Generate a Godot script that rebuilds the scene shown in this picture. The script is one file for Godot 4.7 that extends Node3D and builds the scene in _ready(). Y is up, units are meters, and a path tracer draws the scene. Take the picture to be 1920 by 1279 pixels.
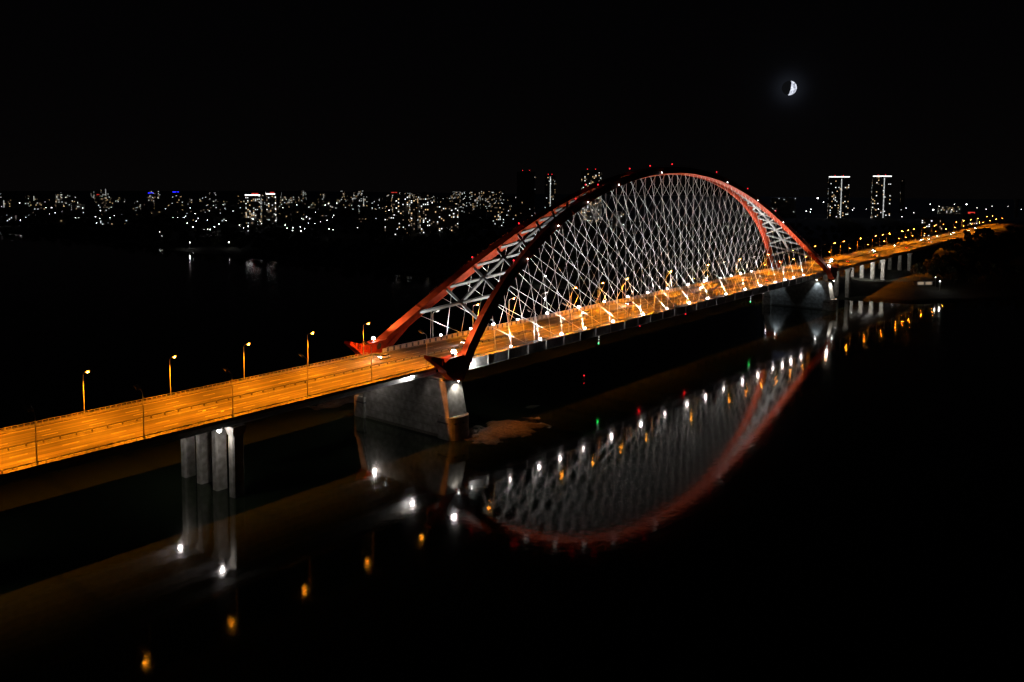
extends Node3D

# ---------------------------------------------------------------- helpers
var M := {}
var used := {}
var rng := RandomNumberGenerator.new()
const ORD := ["zeroth", "first", "second", "third", "fourth", "fifth", "sixth", "seventh", "eighth", "ninth", "tenth", "eleventh", "twelfth", "thirteenth", "fourteenth", "fifteenth", "sixteenth", "seventeenth", "eighteenth", "nineteenth"]
const TENS := ["", "", "twent", "thirt", "fort", "fift", "sixt", "sevent", "eight", "ninet"]

func nth(n: int) -> String:
	if n < 20:
		return ORD[n]
	var t: String = TENS[n / 10]
	return t + "ieth" if n % 10 == 0 else t + "y-" + ORD[n % 10]

func lin(r: float, g: float, b: float) -> Color:
	return Color(r, g, b).linear_to_srgb()

func numbered(s: String) -> String:
	if not used.has(s):
		used[s] = 0
		return s
	used[s] += 1
	return "%s_%03d" % [s, used[s]]

func tag(o: Node, label := "", category := "", group := "", kind := "") -> void:
	if label != "": o.set_meta("label", label)
	if category != "": o.set_meta("category", category)
	if group != "": o.set_meta("group", group)
	if kind != "": o.set_meta("kind", kind)

func thing(called: String, label: String, category: String, at := Vector3.ZERO, turn := 0.0, group := "") -> Node3D:
	var o := Node3D.new()
	o.name = numbered(called)
	add_child(o)
	o.position = at
	o.rotation.y = turn
	tag(o, label, category, group)
	return o

func copy_of(src: Node3D, called: String, label: String, at: Vector3, turn := 0.0) -> Node3D:
	var o: Node3D = src.duplicate()
	o.name = numbered(called)
	add_child(o)
	o.position = at
	o.rotation.y = turn
	o.set_meta("label", label)
	return o

func mesh_of(st: SurfaceTool, mat: Material) -> ArrayMesh:
	st.generate_normals()
	var m := st.commit()
	m.surface_set_material(0, mat)
	return m

func part(called: String, st: SurfaceTool, mat: Material, parent: Node = self) -> MeshInstance3D:
	return put(called, mesh_of(st, mat), parent)

func put(called: String, m: Mesh, parent: Node = self, at := Vector3.ZERO, turn := 0.0) -> MeshInstance3D:
	var o := MeshInstance3D.new()
	o.name = numbered(called) if parent == self else called
	o.mesh = m
	parent.add_child(o, true)
	o.position = at
	o.rotation.y = turn
	return o

func new_st(smooth := false) -> SurfaceTool:
	var st := SurfaceTool.new()
	st.begin(Mesh.PRIMITIVE_TRIANGLES)
	st.set_smooth_group(0 if smooth else -1)
	return st

func tri(st: SurfaceTool, a: Vector3, b: Vector3, c: Vector3, inside: Vector3) -> void:
	if (c - a).cross(b - a).dot((a + b + c) / 3.0 - inside) < 0.0:
		var t := b
		b = c
		c = t
	for p in [a, b, c]:
		st.set_uv(Vector2(p.x, p.z))
		st.add_vertex(p)

func quad(st: SurfaceTool, a: Vector3, b: Vector3, c: Vector3, d: Vector3, inside: Vector3) -> void:
	tri(st, a, b, c, inside)
	tri(st, a, c, d, inside)

func hexa(st: SurfaceTool, p: Array) -> void:   # eight corners: four of one end, four of the other in the same order
	var m := Vector3.ZERO
	for v in p: m += v
	m /= 8.0
	quad(st, p[0], p[1], p[2], p[3], m)
	quad(st, p[4], p[5], p[6], p[7], m)
	for i in 4:
		var j := (i + 1) % 4
		quad(st, p[i], p[j], p[4 + j], p[4 + i], m)

func box(st: SurfaceTool, c: Vector3, s: Vector3, b := Basis.IDENTITY) -> void:
	var h := s * 0.5
	var p := []
	for y in [-1, 1]:
		for q in [[-1, -1], [1, -1], [1, 1], [-1, 1]]:
			p.append(c + b * Vector3(q[0] * h.x, y * h.y, q[1] * h.z))
	hexa(st, p)

func slab(st: SurfaceTool, x0: float, x1: float, y0: float, y1: float, z0: float, z1: float) -> void:   # heights measured from the deck, which climbs
	var p := []
	for y in [y0, y1]:
		for q in [[x0, z0], [x1, z0], [x1, z1], [x0, z1]]:
			p.append(Vector3(q[0], deck(q[0]) + y, q[1]))
	hexa(st, p)

func bar(st: SurfaceTool, a: Vector3, b: Vector3, w: float, h: float, up := Vector3.UP) -> void:
	var t := (b - a).normalized()
	var s := t.cross(up).normalized()
	var u := s.cross(t).normalized()
	var p := []
	for e in [a, b]:
		for q in [[-1, -1], [1, -1], [1, 1], [-1, 1]]:
			p.append(e + s * (q[0] * w * 0.5) + u * (q[1] * h * 0.5))
	hexa(st, p)

func rod(st: SurfaceTool, a: Vector3, b: Vector3, r0: float, r1: float, n := 6) -> void:
	var t := (b - a).normalized()
	var s := t.cross(Vector3.FORWARD if absf(t.z) < 0.9 else Vector3.RIGHT).normalized()
	var u := s.cross(t)
	var m := (a + b) * 0.5
	for i in n:
		var p := []
		for k in [i, i + 1]:
			var d := s * cos(TAU * k / n) + u * sin(TAU * k / n)
			p.append(a + d * r0)
			p.append(b + d * r1)
		quad(st, p[0], p[1], p[3], p[2], m)
		tri(st, a, p[0], p[2], m)
		tri(st, b, p[1], p[3], m)

func dome(st: SurfaceTool, c: Vector3, r: Vector3, n := 10, rows := 5, low := -PI / 2, high := PI / 2, b := Basis.IDENTITY) -> void:
	for j in rows:
		for i in n:
			var p := []
			for q in [[i, j], [i + 1, j], [i + 1, j + 1], [i, j + 1]]:
				var la: float = low + (high - low) * q[1] / rows
				var lo: float = TAU * q[0] / n
				p.append(c + b * Vector3(r.x * cos(la) * cos(lo), r.y * sin(la), r.z * cos(la) * sin(lo)))
			quad(st, p[0], p[1], p[2], p[3], c)

func prism(st: SurfaceTool, poly: PackedVector2Array, w0: float, w1: float, f: Callable) -> void:   # a flat outline given thickness; f lays (x, y, w) out in the world
	var idx := Geometry2D.triangulate_polygon(poly)
	var m: Vector3 = Vector3.ZERO
	for p in poly: m += f.call(p.x, p.y, (w0 + w1) * 0.5) / poly.size()
	for w in [w0, w1]:
		var away: Vector3 = m + (f.call(poly[0].x, poly[0].y, (w0 + w1) * 0.5) - f.call(poly[0].x, poly[0].y, w)) * 50.0
		for i in range(0, idx.size(), 3):
			tri(st, f.call(poly[idx[i]].x, poly[idx[i]].y, w), f.call(poly[idx[i + 1]].x, poly[idx[i + 1]].y, w), f.call(poly[idx[i + 2]].x, poly[idx[i + 2]].y, w), away)
	var cw := Geometry2D.is_polygon_clockwise(poly)
	for i in poly.size():
		var a := poly[i]
		var b := poly[(i + 1) % poly.size()]
		var n := (b - a).orthogonal() * (1.0 if cw else -1.0)
		var q := (a + b) * 0.5 - n.normalized() * -0.01
		var inside: Vector3 = f.call(q.x, q.y, (w0 + w1) * 0.5)
		quad(st, f.call(a.x, a.y, w0), f.call(b.x, b.y, w0), f.call(b.x, b.y, w1), f.call(a.x, a.y, w1), inside)

func noise_tex(freq: float, seed_: int, lo: Color, hi: Color, size := 256, octaves := 4) -> NoiseTexture2D:
	var n := FastNoiseLite.new()
	n.seed = seed_
	n.frequency = freq
	n.fractal_octaves = octaves
	var t := NoiseTexture2D.new()
	t.noise = n
	t.seamless = true
	t.width = size
	t.height = size
	var g := Gradient.new()
	g.set_color(0, lo)
	g.set_color(1, hi)
	t.color_ramp = g
	return t

func mat(called: String, c: Color, rough := 0.6, metal := 0.0, tex: Texture2D = null, scale := 0.1, world := true) -> StandardMaterial3D:
	var m := StandardMaterial3D.new()
	m.resource_name = called
	m.albedo_color = c
	m.roughness = rough
	m.metallic = metal
	if tex:
		m.albedo_texture = tex
		m.uv1_triplanar = true
		m.uv1_world_triplanar = world
		m.uv1_scale = Vector3.ONE * scale
	M[called] = m
	return m

func glow(called: String, c: Color, e: float) -> StandardMaterial3D:
	var m := mat(called, Color(0.05, 0.05, 0.05), 0.4)
	m.emission_enabled = true
	m.emission = c
	m.emission_energy_multiplier = e
	return m

func spot(parent: Node, at: Vector3, dir: Vector3, c: Color, e: float, half_angle: float, soft := 0.5, size := 0.25) -> void:
	var l := SpotLight3D.new()
	l.name = "lamp_light"
	l.light_color = c
	l.light_energy = e
	l.spot_angle = half_angle
	l.spot_angle_attenuation = soft
	l.spot_range = 160.0
	l.spot_attenuation = 2.0
	l.light_size = size
	l.shadow_enabled = true
	parent.add_child(l, true)
	var d := dir.normalized()
	l.transform = Transform3D(Basis.looking_at(d, Vector3.RIGHT if absf(d.y) > 0.9 else Vector3.UP), at)

func omni(parent: Node, at: Vector3, c: Color, e: float, size := 0.3) -> void:
	var l := OmniLight3D.new()
	l.name = "lamp_light"
	l.light_color = c
	l.light_energy = e
	l.omni_range = 120.0
	l.omni_attenuation = 2.0
	l.light_size = size
	l.shadow_enabled = true
	parent.add_child(l, true)
	l.position = at

# ---------------------------------------------------------------- the bridge's lines
const XA := -144.05
const SA := 25.445
const XB := 20.135
const SB := 24.6565
const WP := 16.58
const SPAN_END := 388.0

func deck(x: float) -> float:
	return 24.64 + 0.0065 * x

func rib_low(x: float) -> Vector3:   # underside of the near rib's middle line; mirror z for the far rib
	var u := (x - 194.13) / 190.0
	var y := 95.6 - 60.12 * u * u - 4.67 * u * u * u * u + 0.002 * (x - 190.0)
	var h := 95.6 - y
	return Vector3(x, y, 2.3 + 0.105 * h + 0.16 * h * h / 60.0)

func rib_frame(x: float) -> Array:   # [low point, unit vector to the top, unit vector outwards]
	var a := rib_low(x - 0.5)
	var b := rib_low(x + 0.5)
	var t := (b - a).normalized()
	var n := Vector2(-t.y, Vector2(t.x, t.z).length()).normalized()
	var h := 95.6 - rib_low(x).y
	var lean := 0.29
	var v := Vector3(n.x, n.y, -lean * n.y)
	v = (v - t * v.dot(t)).normalized()
	var s := t.cross(v)
	if s.z < 0.0: s = -s
	return [rib_low(x), v, s]

func side_of(p: Vector3, s: float) -> Vector3:
	return Vector3(p.x, p.y, p.z * s)

# ---------------------------------------------------------------- terrain
const BANK := [[-9000.0, 420.0], [-3000.0, 390.0], [-830.0, 368.0], [-213.0, 345.0], [-70.0, 447.0], [20.0, 450.0], [58.0, 460.0], [117.0, 551.0], [400.0, 860.0], [4000.0, 2600.0]]

func bank(z: float) -> float:
	for i in BANK.size() - 1:
		if z <= BANK[i + 1][0]:
			return lerpf(BANK[i][1], BANK[i + 1][1], clampf((z - BANK[i][0]) / (BANK[i + 1][0] - BANK[i][0]), 0.0, 1.0)) + 4.0 * sin(z * 0.05) + 3.0 * sin(z * 0.021 + 1.0)
	return 2600.0

var gn := FastNoiseLite.new()

func ground_y(x: float, z: float) -> float:
	var d := x - bank(z)
	var h := -2.5 + smoothstep(-8.0, 10.0, d) * 4.2 + smoothstep(8.0, 110.0, d) * 5.3
	h += gn.get_noise_2d(x * 0.6, z * 0.6) * 1.3 * smoothstep(0.0, 40.0, d)
	var road: float = deck(x) - 1.2
	var near := 1.0 - smoothstep(22.0, 75.0, absf(z))
	h = lerpf(h, road, smoothstep(655.0, 775.0, x) * near)
	h += 10.0 * smoothstep(700.0, 900.0, x) * smoothstep(30.0, 120.0, z)
	h += 12.0 * smoothstep(1000.0, 1700.0, x) * smoothstep(-900.0, -200.0, z) * (1.0 - near)
	return h

# ---------------------------------------------------------------- build
func _ready() -> void:
	rng.seed = 20417
	gn.seed = 7
	gn.frequency = 0.03
	gn.fractal_octaves = 4
	camera_and_sky()
	materials()
	river_and_land()
	road()
	arch_bridge()
	viaducts()
	street_lamps()
	floodlights()
	small_lights()
	cars()
	far_bank()
	city()
	moon()

func camera_and_sky() -> void:
	var yaw := 0.678245
	var pitch := 0.0780515
	var roll := 0.0048737
	var f := Vector3(cos(yaw) * cos(pitch), -sin(pitch), -sin(yaw) * cos(pitch))
	var r := Vector3(sin(yaw), 0, cos(yaw))
	var u := Vector3.UP * cos(pitch) + Vector3(cos(yaw), 0, -sin(yaw)) * sin(pitch)
	var r2 := r * cos(roll) + u * sin(roll)
	var u2 := u * cos(roll) - r * sin(roll)
	var cam := Camera3D.new()
	cam.name = "camera"
	cam.set_frustum(1279.0 / 1558.58, Vector2(0, -(639.5 - 471.37) / 1558.58), 1.0, 40000.0)
	cam.transform = Transform3D(Basis(r2, u2, -f), Vector3(-221.278, 88.374, 219.269))
	cam.current = true
	add_child(cam)
	var e := Environment.new()
	e.background_mode = Environment.BG_SKY
	e.tonemap_mode = Environment.TONE_MAPPER_LINEAR
	e.tonemap_exposure = 1.0
	e.sdfgi_enabled = true
	e.ssao_enabled = true
	e.ssil_enabled = true
	var sm := PanoramaSkyMaterial.new()
	sm.panorama = night_air()
	var sky := Sky.new()
	sky.sky_material = sm
	e.sky = sky
	var we := WorldEnvironment.new()
	we.name = "environment"
	we.environment = e
	add_child(we)
	var sun := DirectionalLight3D.new()   # the moon's own light, far too weak to show beside the lamps
	sun.name = "moonlight"
	sun.light_color = Color(0.75, 0.82, 1.0)
	sun.light_energy = 0.004
	sun.light_angular_distance = 0.5
	sun.shadow_enabled = true
	add_child(sun)
	sun.transform.basis = Basis.looking_at(-Vector3(13017, 1561.6, -4911).normalized(), Vector3.UP)

func night_air() -> ImageTexture:   # black air, a trace paler low down, with the moon's aureole in thin haze
	var w := 2048
	var im := Image.create(w, w / 2, false, Image.FORMAT_RGBF)
	for j in w / 2:
		var up := cos(PI * (j + 0.5) / (w / 2))
		var low := exp(-maxf(up, 0.0) * 7.0)
		im.fill_rect(Rect2i(0, j, w, 1), Color(0.0004, 0.0004, 0.0006).lerp(Color(0.0016, 0.0013, 0.0013), low))
	var m := Vector3(13017, 1561.6, -4911).normalized()
	var cx := int(fposmod(atan2(m.x, -m.z) / TAU, 1.0) * w)
	var cy := int(acos(m.y) / PI * w / 2)
	for j in range(cy - 40, cy + 41):
		for i in range(cx - 40, cx + 41):
			var la := PI * (j + 0.5) / (w / 2)
			var lo := TAU * (i + 0.5) / w
			var d := Vector3(sin(lo) * sin(la), cos(la), -cos(lo) * sin(la))
			var a := rad_to_deg(acos(clampf(d.dot(m), -1.0, 1.0)))
			var g := 0.011 * exp(-pow(a / 0.85, 2.0)) + 0.0018 * exp(-a / 1.6)
			im.set_pixel(posmod(i, w), j, im.get_pixel(posmod(i, w), j) + Color(g * 0.72, g * 0.84, g * 1.15))
	return ImageTexture.create_from_image(im)

const SODIUM := Color(1.0, 0.53, 0.05)
const WHITE := Color(1.0, 0.97, 0.93)

func worn_road() -> ImageTexture:   # asphalt colour: tyre tracks worn along the lanes, patches and stains stretched by traffic
	var im := Image.create(512, 512, false, Image.FORMAT_RGB8)
	var a := FastNoiseLite.new()
	a.seed = 71
	a.frequency = 0.02
	a.fractal_octaves = 5
	for j in 512:
		var z := (j + 0.5) / 16.0 - 16.0
		var lane := fposmod(absf(z) - 1.6, 4.5) - 2.25
		var track := exp(-pow((absf(lane) - 0.85) / 0.42, 2.0))
		var edge := smoothstep(14.0, 15.6, absf(z))
		for i in 512:
			var t := TAU * i / 512.0
			var p := Vector3(cos(t) * 22.0, sin(t) * 22.0, z * 26.0)
			var n := a.get_noise_3d(p.x, p.y, p.z)
			var n2 := a.get_noise_3d(p.x * 6.0 + 300.0, p.y * 6.0, z * 60.0)
			var v := 0.74 - 0.22 * track * (0.8 + n) + 0.42 * n + 0.09 * n2 - 0.2 * edge
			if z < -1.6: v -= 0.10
			v = clampf(v, 0.12, 1.0)
			im.set_pixel(i, j, Color(v, v * 0.985, v * 0.96))
	return ImageTexture.create_from_image(im)

func materials() -> void:
	var grime := noise_tex(0.02, 5, Color(0.7, 0.7, 0.7), Color(1, 1, 1), 256, 5)
	var asphalt := mat("asphalt", lin(0.165, 0.150, 0.135), 0.75)
	asphalt.albedo_texture = worn_road()
	asphalt.uv1_scale = Vector3(0.004, 1.0 / 32.0, 1)
	asphalt.uv1_offset = Vector3(0, 0.5, 0)
	var speck := noise_tex(0.15, 8, Color(0.75, 0.75, 0.75), Color(1, 1, 1), 256, 3)
	asphalt.detail_enabled = true
	asphalt.detail_albedo = speck
	asphalt.detail_mask = noise_tex(0.01, 12, Color(0.3, 0.3, 0.3), Color(0.9, 0.9, 0.9), 64, 2)
	asphalt.detail_blend_mode = BaseMaterial3D.BLEND_MODE_MUL
	asphalt.detail_uv_layer = BaseMaterial3D.DETAIL_UV_1
	mat("footway", lin(0.12, 0.11, 0.10), 0.85, 0.0, grime, 0.15)
	mat("line_paint", lin(0.5, 0.49, 0.46), 0.6, 0.0, grime, 0.5)
	mat("red_paint", lin(0.30, 0.030, 0.004), 0.55, 0.0, grime, 0.06)
	M.red_paint.metallic_specular = 0.25
	mat("grey_steel", lin(0.33, 0.34, 0.35), 0.45, 0.0, grime, 0.07)
	mat("light_steel", lin(0.55, 0.55, 0.55), 0.4, 0.0, grime, 0.05)
	mat("strut_paint", lin(0.17, 0.183, 0.192), 0.5, 0.0, grime, 0.1)
	mat("hanger_paint", lin(0.72, 0.73, 0.74), 0.4)
	mat("dark_steel", lin(0.05, 0.05, 0.05), 0.5)
	mat("galvanised", lin(0.30, 0.29, 0.28), 0.5, 0.0, grime, 0.3)
	mat("concrete", lin(0.36, 0.35, 0.33), 0.85, 0.0, noise_tex(0.012, 21, Color(0.66, 0.65, 0.62), Color(1, 1, 1), 512, 6), 0.05)
	mat("stone", lin(0.16, 0.14, 0.12), 0.9, 0.0, grime, 0.3)
	mat("tile", lin(0.55, 0.50, 0.42), 0.8, 0.0, grime, 0.4)
	var w := mat("river_water", lin(0.0058, 0.0088, 0.0046), 0.065)
	w.metallic_specular = 0.36
	var nn := FastNoiseLite.new()
	nn.seed = 4
	nn.frequency = 0.018
	nn.fractal_octaves = 4
	var nt := NoiseTexture2D.new()
	nt.noise = nn
	nt.seamless = true
	nt.as_normal_map = true
	nt.bump_strength = 2.0
	nt.width = 512
	nt.height = 512
	w.normal_enabled = true
	w.normal_texture = nt
	w.normal_scale = 0.065
	w.uv1_triplanar = true
	w.uv1_world_triplanar = true
	w.uv1_scale = Vector3.ONE * 0.03
	mat("earth", lin(0.018, 0.019, 0.010), 0.95, 0.0, noise_tex(0.02, 31, Color(0.35, 0.4, 0.3), Color(1, 1, 1), 512, 6), 0.011)
	mat("sand", Color(1, 1, 1), 0.95, 0.0, noise_tex(0.03, 33, Color(0.45, 0.45, 0.45), Color(1, 1, 1), 512, 6), 0.06)
	M.sand.vertex_color_use_as_albedo = true
	mat("leaf", lin(0.022, 0.025, 0.009), 0.8)
	mat("leaf_autumn", lin(0.040, 0.023, 0.008), 0.8)
	mat("bark", lin(0.10, 0.075, 0.05), 0.9)
	mat("wall_grey", lin(0.22, 0.215, 0.21), 0.9)
	mat("wall_tan", lin(0.28, 0.22, 0.17), 0.9)
	mat("glass_dark", lin(0.02, 0.02, 0.022), 0.12)
	mat("rubber", lin(0.02, 0.02, 0.02), 0.8)
	glow("sodium_lamp", lin(1.0, 0.34, 0.018), 560.0)
	glow("sodium_bowl", lin(1.0, 0.27, 0.012), 2.6)
	mat("dead_lamp", lin(0.4, 0.38, 0.34), 0.3)
	glow("white_lamp", lin(1.0, 0.97, 0.92), 60.0)
	glow("shore_white", lin(1.0, 0.98, 0.92), 16.0)
	glow("star_lamp", lin(1.0, 0.90, 0.86), 160.0)
	glow("red_light", lin(1.0, 0.02, 0.03), 2.6)
	glow("green_light", lin(0.05, 1.0, 0.25), 4.0)
	glow("blue_sign", lin(0.02, 0.02, 1.0), 2.4)
	glow("red_sign", lin(1.0, 0.06, 0.04), 0.9)
	glow("window_cool", lin(0.95, 1.0, 0.97), 1.8)
	glow("window_warm", lin(1.0, 0.66, 0.32), 1.4)
	glow("window_dim", lin(1.0, 0.75, 0.5), 0.3)
	glow("cornice_light", lin(1.0, 1.0, 0.97), 3.2)
	glow("headlight", lin(1.0, 0.97, 0.95), 90.0)
	glow("tail_light", lin(1.0, 0.04, 0.02), 12.0)

func structure(o: Node, label: String) -> void:
	tag(o, label, "", "", "structure")

func river_and_land() -> void:
	var st := new_st()
	quad(st, Vector3(-4000, 0, -12000), Vector3(6000, 0, -12000), Vector3(6000, 0, 6000), Vector3(-4000, 0, 6000), Vector3(0, -9, 0))
	structure(part("river", st, M.river_water), "wide dark river under the bridge with lamp reflections")
	var xs := []
	var zs := []
	for i in 68: xs.append(320.0 + 6.0 * i + maxf(0.0, i - 36.0) * 2.0 + pow(maxf(0.0, i - 44.0), 2.35) * 4.0)
	for i in range(-54, 55):
		var a := absf(i)
		zs.append((6.0 * a + pow(maxf(0.0, a - 20.0), 2.3) * 3.0) * signf(i))
	st = new_st(true)
	for x in xs:
		for z in zs:
			st.set_uv(Vector2(x, z) * 0.02)
			st.add_vertex(Vector3(x, ground_y(x, z), z))
	var k := zs.size()
	for i in xs.size() - 1:
		for j in k - 1:
			var a: int = i * k + j
			for q in [a, a + k, a + k + 1, a, a + k + 1, a + 1]: st.add_index(q)
	structure(part("far_bank_ground", st, M.earth), "dark grassy far bank rising to the road embankment and city")
	sandbar("sandbar", "pale sandbar beside the foot of the near arch pier", Vector2(7, 31), Vector2(20, 11.5), 0.12, 1.5, 41)
	sandbar("sandbar", "sandy spit seen left of the near arch pier beyond the deck", Vector2(-2, -45), Vector2(17, 6), 0.0, 1.3, 42)
	sandbar("sandbar", "tiny far patch of sand in the river right of the near pier", Vector2(40, 20), Vector2(4, 2.2), 0.2, 0.6, 43)
	rng.seed = 91
	var where := [["pale boulder at the waterline right of the near pier base", Vector2(-3, 27), 1.9], ["broad boulder touching the near pier base", Vector2(-6, 30), 1.5], ["small rock on the sandbar by the near pier", Vector2(3, 25), 1.0], ["smallest rock on the sandbar by the near pier", Vector2(5, 28), 0.7], ["flat rock on the sandbar edge furthest from the pier", Vector2(26, 33), 1.1]]
	for q in where:
		st = new_st()
		rock(st, Vector3(0, 0.2, 0), q[2])
		var o := part("boulder", st, M.stone)
		o.position = Vector3(q[1].x, 0.5, q[1].y)
		tag(o, q[0], "rock", "rocks by the near pier")

func rock(st: SurfaceTool, c: Vector3, r: float) -> void:
	var pts := []
	for j in 5:
		for i in 8:
			var la := -PI / 2 + PI * j / 4.0
			var d := Vector3(cos(la) * cos(TAU * i / 8), sin(la) * 0.55, cos(la) * sin(TAU * i / 8))
			pts.append(c + d * r * (rng.randf_range(0.7, 1.15) if j > 0 and j < 4 else 0.8))
	for j in 4:
		for i in 8:
			quad(st, pts[j * 8 + i], pts[j * 8 + (i + 1) % 8], pts[j * 8 + 8 + (i + 1) % 8], pts[j * 8 + 8 + i], c)

func sandbar(called: String, label: String, c: Vector2, r: Vector2, turn: float, h: float, s: int) -> void:
	var n := FastNoiseLite.new()
	n.seed = s
	n.frequency = 0.06
	var st := new_st(true)
	var k := 84
	for i in k + 1:
		for j in k + 1:
			var a := Vector2(i, j) / k * 2.4 - Vector2.ONE * 1.2
			var p := (a * r).rotated(turn)
			var q := a.length() + n.get_noise_2d(p.x * 1.6, p.y * 1.6) * 0.6 + n.get_noise_2d(p.x * 5.0 + 90.0, p.y * 5.0) * 0.22
			var y := (1.0 - q) * h - 0.12 + n.get_noise_2d(p.x * 6.0, p.y * 6.0) * 0.22
			st.set_uv(p)
			var dry := smoothstep(0.02, 0.55, y)   # the margin is wet and dark
			st.set_color(Color(0.022, 0.018, 0.012).lerp(Color(0.125, 0.095, 0.066), dry))
			st.add_vertex(Vector3(p.x, y - smoothstep(0.95, 1.2, maxf(absf(a.x), absf(a.y))) * 2.0, p.y))
	for i in k:
		for j in k:
			var a := i * (k + 1) + j
			for q in [a, a + k + 1, a + k + 2, a, a + k + 2, a + 1]: st.add_index(q)
	var o := part(called, st, M.sand)
	o.position = Vector3(c.x, 0, c.y)
	structure(o, label)

# ---------------------------------------------------------------- road
func strip(x0: float, x1: float, y: float, z0: float, z1: float, step := 40.0) -> SurfaceTool:
	var st := new_st()
	var x := x0
	while x < x1 - 0.01:
		var e := minf(x + step, x1)
		quad(st, Vector3(x, deck(x) + y, z0), Vector3(e, deck(e) + y, z0), Vector3(e, deck(e) + y, z1), Vector3(x, deck(x) + y, z1), Vector3(x, -1000, 0))
		x = e
	return st

func road() -> void:
	var r := part("road", strip(-430, 1700, 0.0, -15.7, 15.7), M.asphalt)
	structure(r, "orange lit asphalt carriageway running the length of the bridge")
	for z in [-15.0, -1.6, 1.6, 15.0]:
		part("edge_line", strip(-430, 1700, 0.006, z - 0.09, z + 0.09), M.line_paint, r)
	var st := new_st()
	quad(st, Vector3(-2, 0, -0.12), Vector3(2, 0, -0.12), Vector3(2, 0, 0.12), Vector3(-2, 0, 0.12), Vector3(0, -9, 0))
	var dash := mesh_of(st, M.line_paint)
	var far := new_st()
	for z in [-10.6, -6.1, 6.1, 10.6]:
		var x := -204.0
		while x < 900.0:
			if x < 66.0:
				var o := put("lane_dash", dash, r, Vector3(x, deck(x) + 0.006, z))
				o.rotation.z = 0.0065
			else:
				quad(far, Vector3(x - 2, deck(x - 2) + 0.006, z - 0.12), Vector3(x + 2, deck(x + 2) + 0.006, z - 0.12), Vector3(x + 2, deck(x + 2) + 0.006, z + 0.08), Vector3(x - 2, deck(x - 2) + 0.006, z + 0.08), Vector3(0, -900, 0))
			x += 12.0
	tag(part("far_lane_dashes", far, M.line_paint, r), "", "", "", "stuff")
	for q in [[-93.0, 3.9], [-90.0, 8.4]]:
		st = new_st()
		var poly := PackedVector2Array([Vector2(-3.2, -0.12), Vector2(1.2, -0.12), Vector2(1.2, -0.5), Vector2(3.2, 0.0), Vector2(1.2, 0.5), Vector2(1.2, 0.12), Vector2(-0.8, 0.12), Vector2(-1.6, 1.25), Vector2(-2.6, 1.25), Vector2(-1.8, 0.12), Vector2(-3.2, 0.12)])
		var idx := Geometry2D.triangulate_polygon(poly)
		for i in range(0, idx.size(), 3):
			tri(st, Vector3(poly[idx[i]].x, 0, poly[idx[i]].y), Vector3(poly[idx[i + 1]].x, 0, poly[idx[i + 1]].y), Vector3(poly[idx[i + 2]].x, 0, poly[idx[i + 2]].y), Vector3(0, -90, 0))
		put("lane_arrow", mesh_of(st, M.line_paint), r, Vector3(q[0], deck(q[0]) + 0.010, q[1])).rotation.z = 0.0065
	# the barrier down the middle: two steel beams on posts
	var b := thing("median_barrier", "dark steel crash barrier on posts along the middle of the road", "barrier", Vector3.ZERO)
	for s in [-1, 1]:
		var bs := new_st()
		slab(bs, -430, 1400, 0.62, 0.92, s * 0.30 - 0.04, s * 0.30 + 0.04)
		part("beam", bs, M.dark_steel, b)
	st = new_st()
	box(st, Vector3(0, 0.45, 0), Vector3(0.22, 0.9, 0.5))
	var post := mesh_of(st, M.dark_steel)
	var rest := new_st()
	var x := -200.0
	while x < 1000.0:
		if x < 60.0: put("post", post, b, Vector3(x, deck(x), 0))
		else: box(rest, Vector3(x, deck(x) + 0.45, 0), Vector3(0.22, 0.9, 0.5))
		x += 4.0
	tag(part("far_posts", rest, M.dark_steel, b), "", "", "", "stuff")
	structure(part("median_strip", strip(-430, 1400, 0.009, -0.55, 0.55), M.footway, r), "")

# ---------------------------------------------------------------- arch bridge
func railing(parent: Node, x0: float, x1: float, z: float, singles: bool, h := 1.15, gap := 3.06) -> void:
	var st := new_st()
	slab(st, x0, x1, h - 0.09, h, z - 0.06, z + 0.06)
	slab(st, x0, x1, h * 0.55, h * 0.55 + 0.06, z - 0.03, z + 0.03)
	var n: Node = part("railing", st, M.galvanised, parent)
	var ps := new_st()
	box(ps, Vector3(0, h / 2, 0), Vector3(0.12, h, 0.12))
	var post := mesh_of(ps, M.galvanised)
	var rest := new_st()
	var x := x0 + gap / 2
	var any := false
	while x < x1:
		if singles: put("post", post, n, Vector3(x, deck(x), z))
		else:
			box(rest, Vector3(x, deck(x) + h / 2, z), Vector3(0.12, h, 0.12))
			any = true
		x += gap
	if any: tag(part("posts", rest, M.galvanised, n), "", "", "", "stuff")

func crash_beam(parent: Node, x0: float, x1: float, z: float) -> void:
	var st := new_st()
	slab(st, x0, x1, 0.45, 0.80, z - 0.05, z + 0.05)
	var x := x0 + 1.0
	while x < x1:
		box(st, Vector3(x, deck(x) + 0.4, z), Vector3(0.14, 0.8, 0.14))
		x += 3.06
	part("crash_barrier", st, M.dark_steel if z > 0 else M.galvanised, parent)

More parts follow.
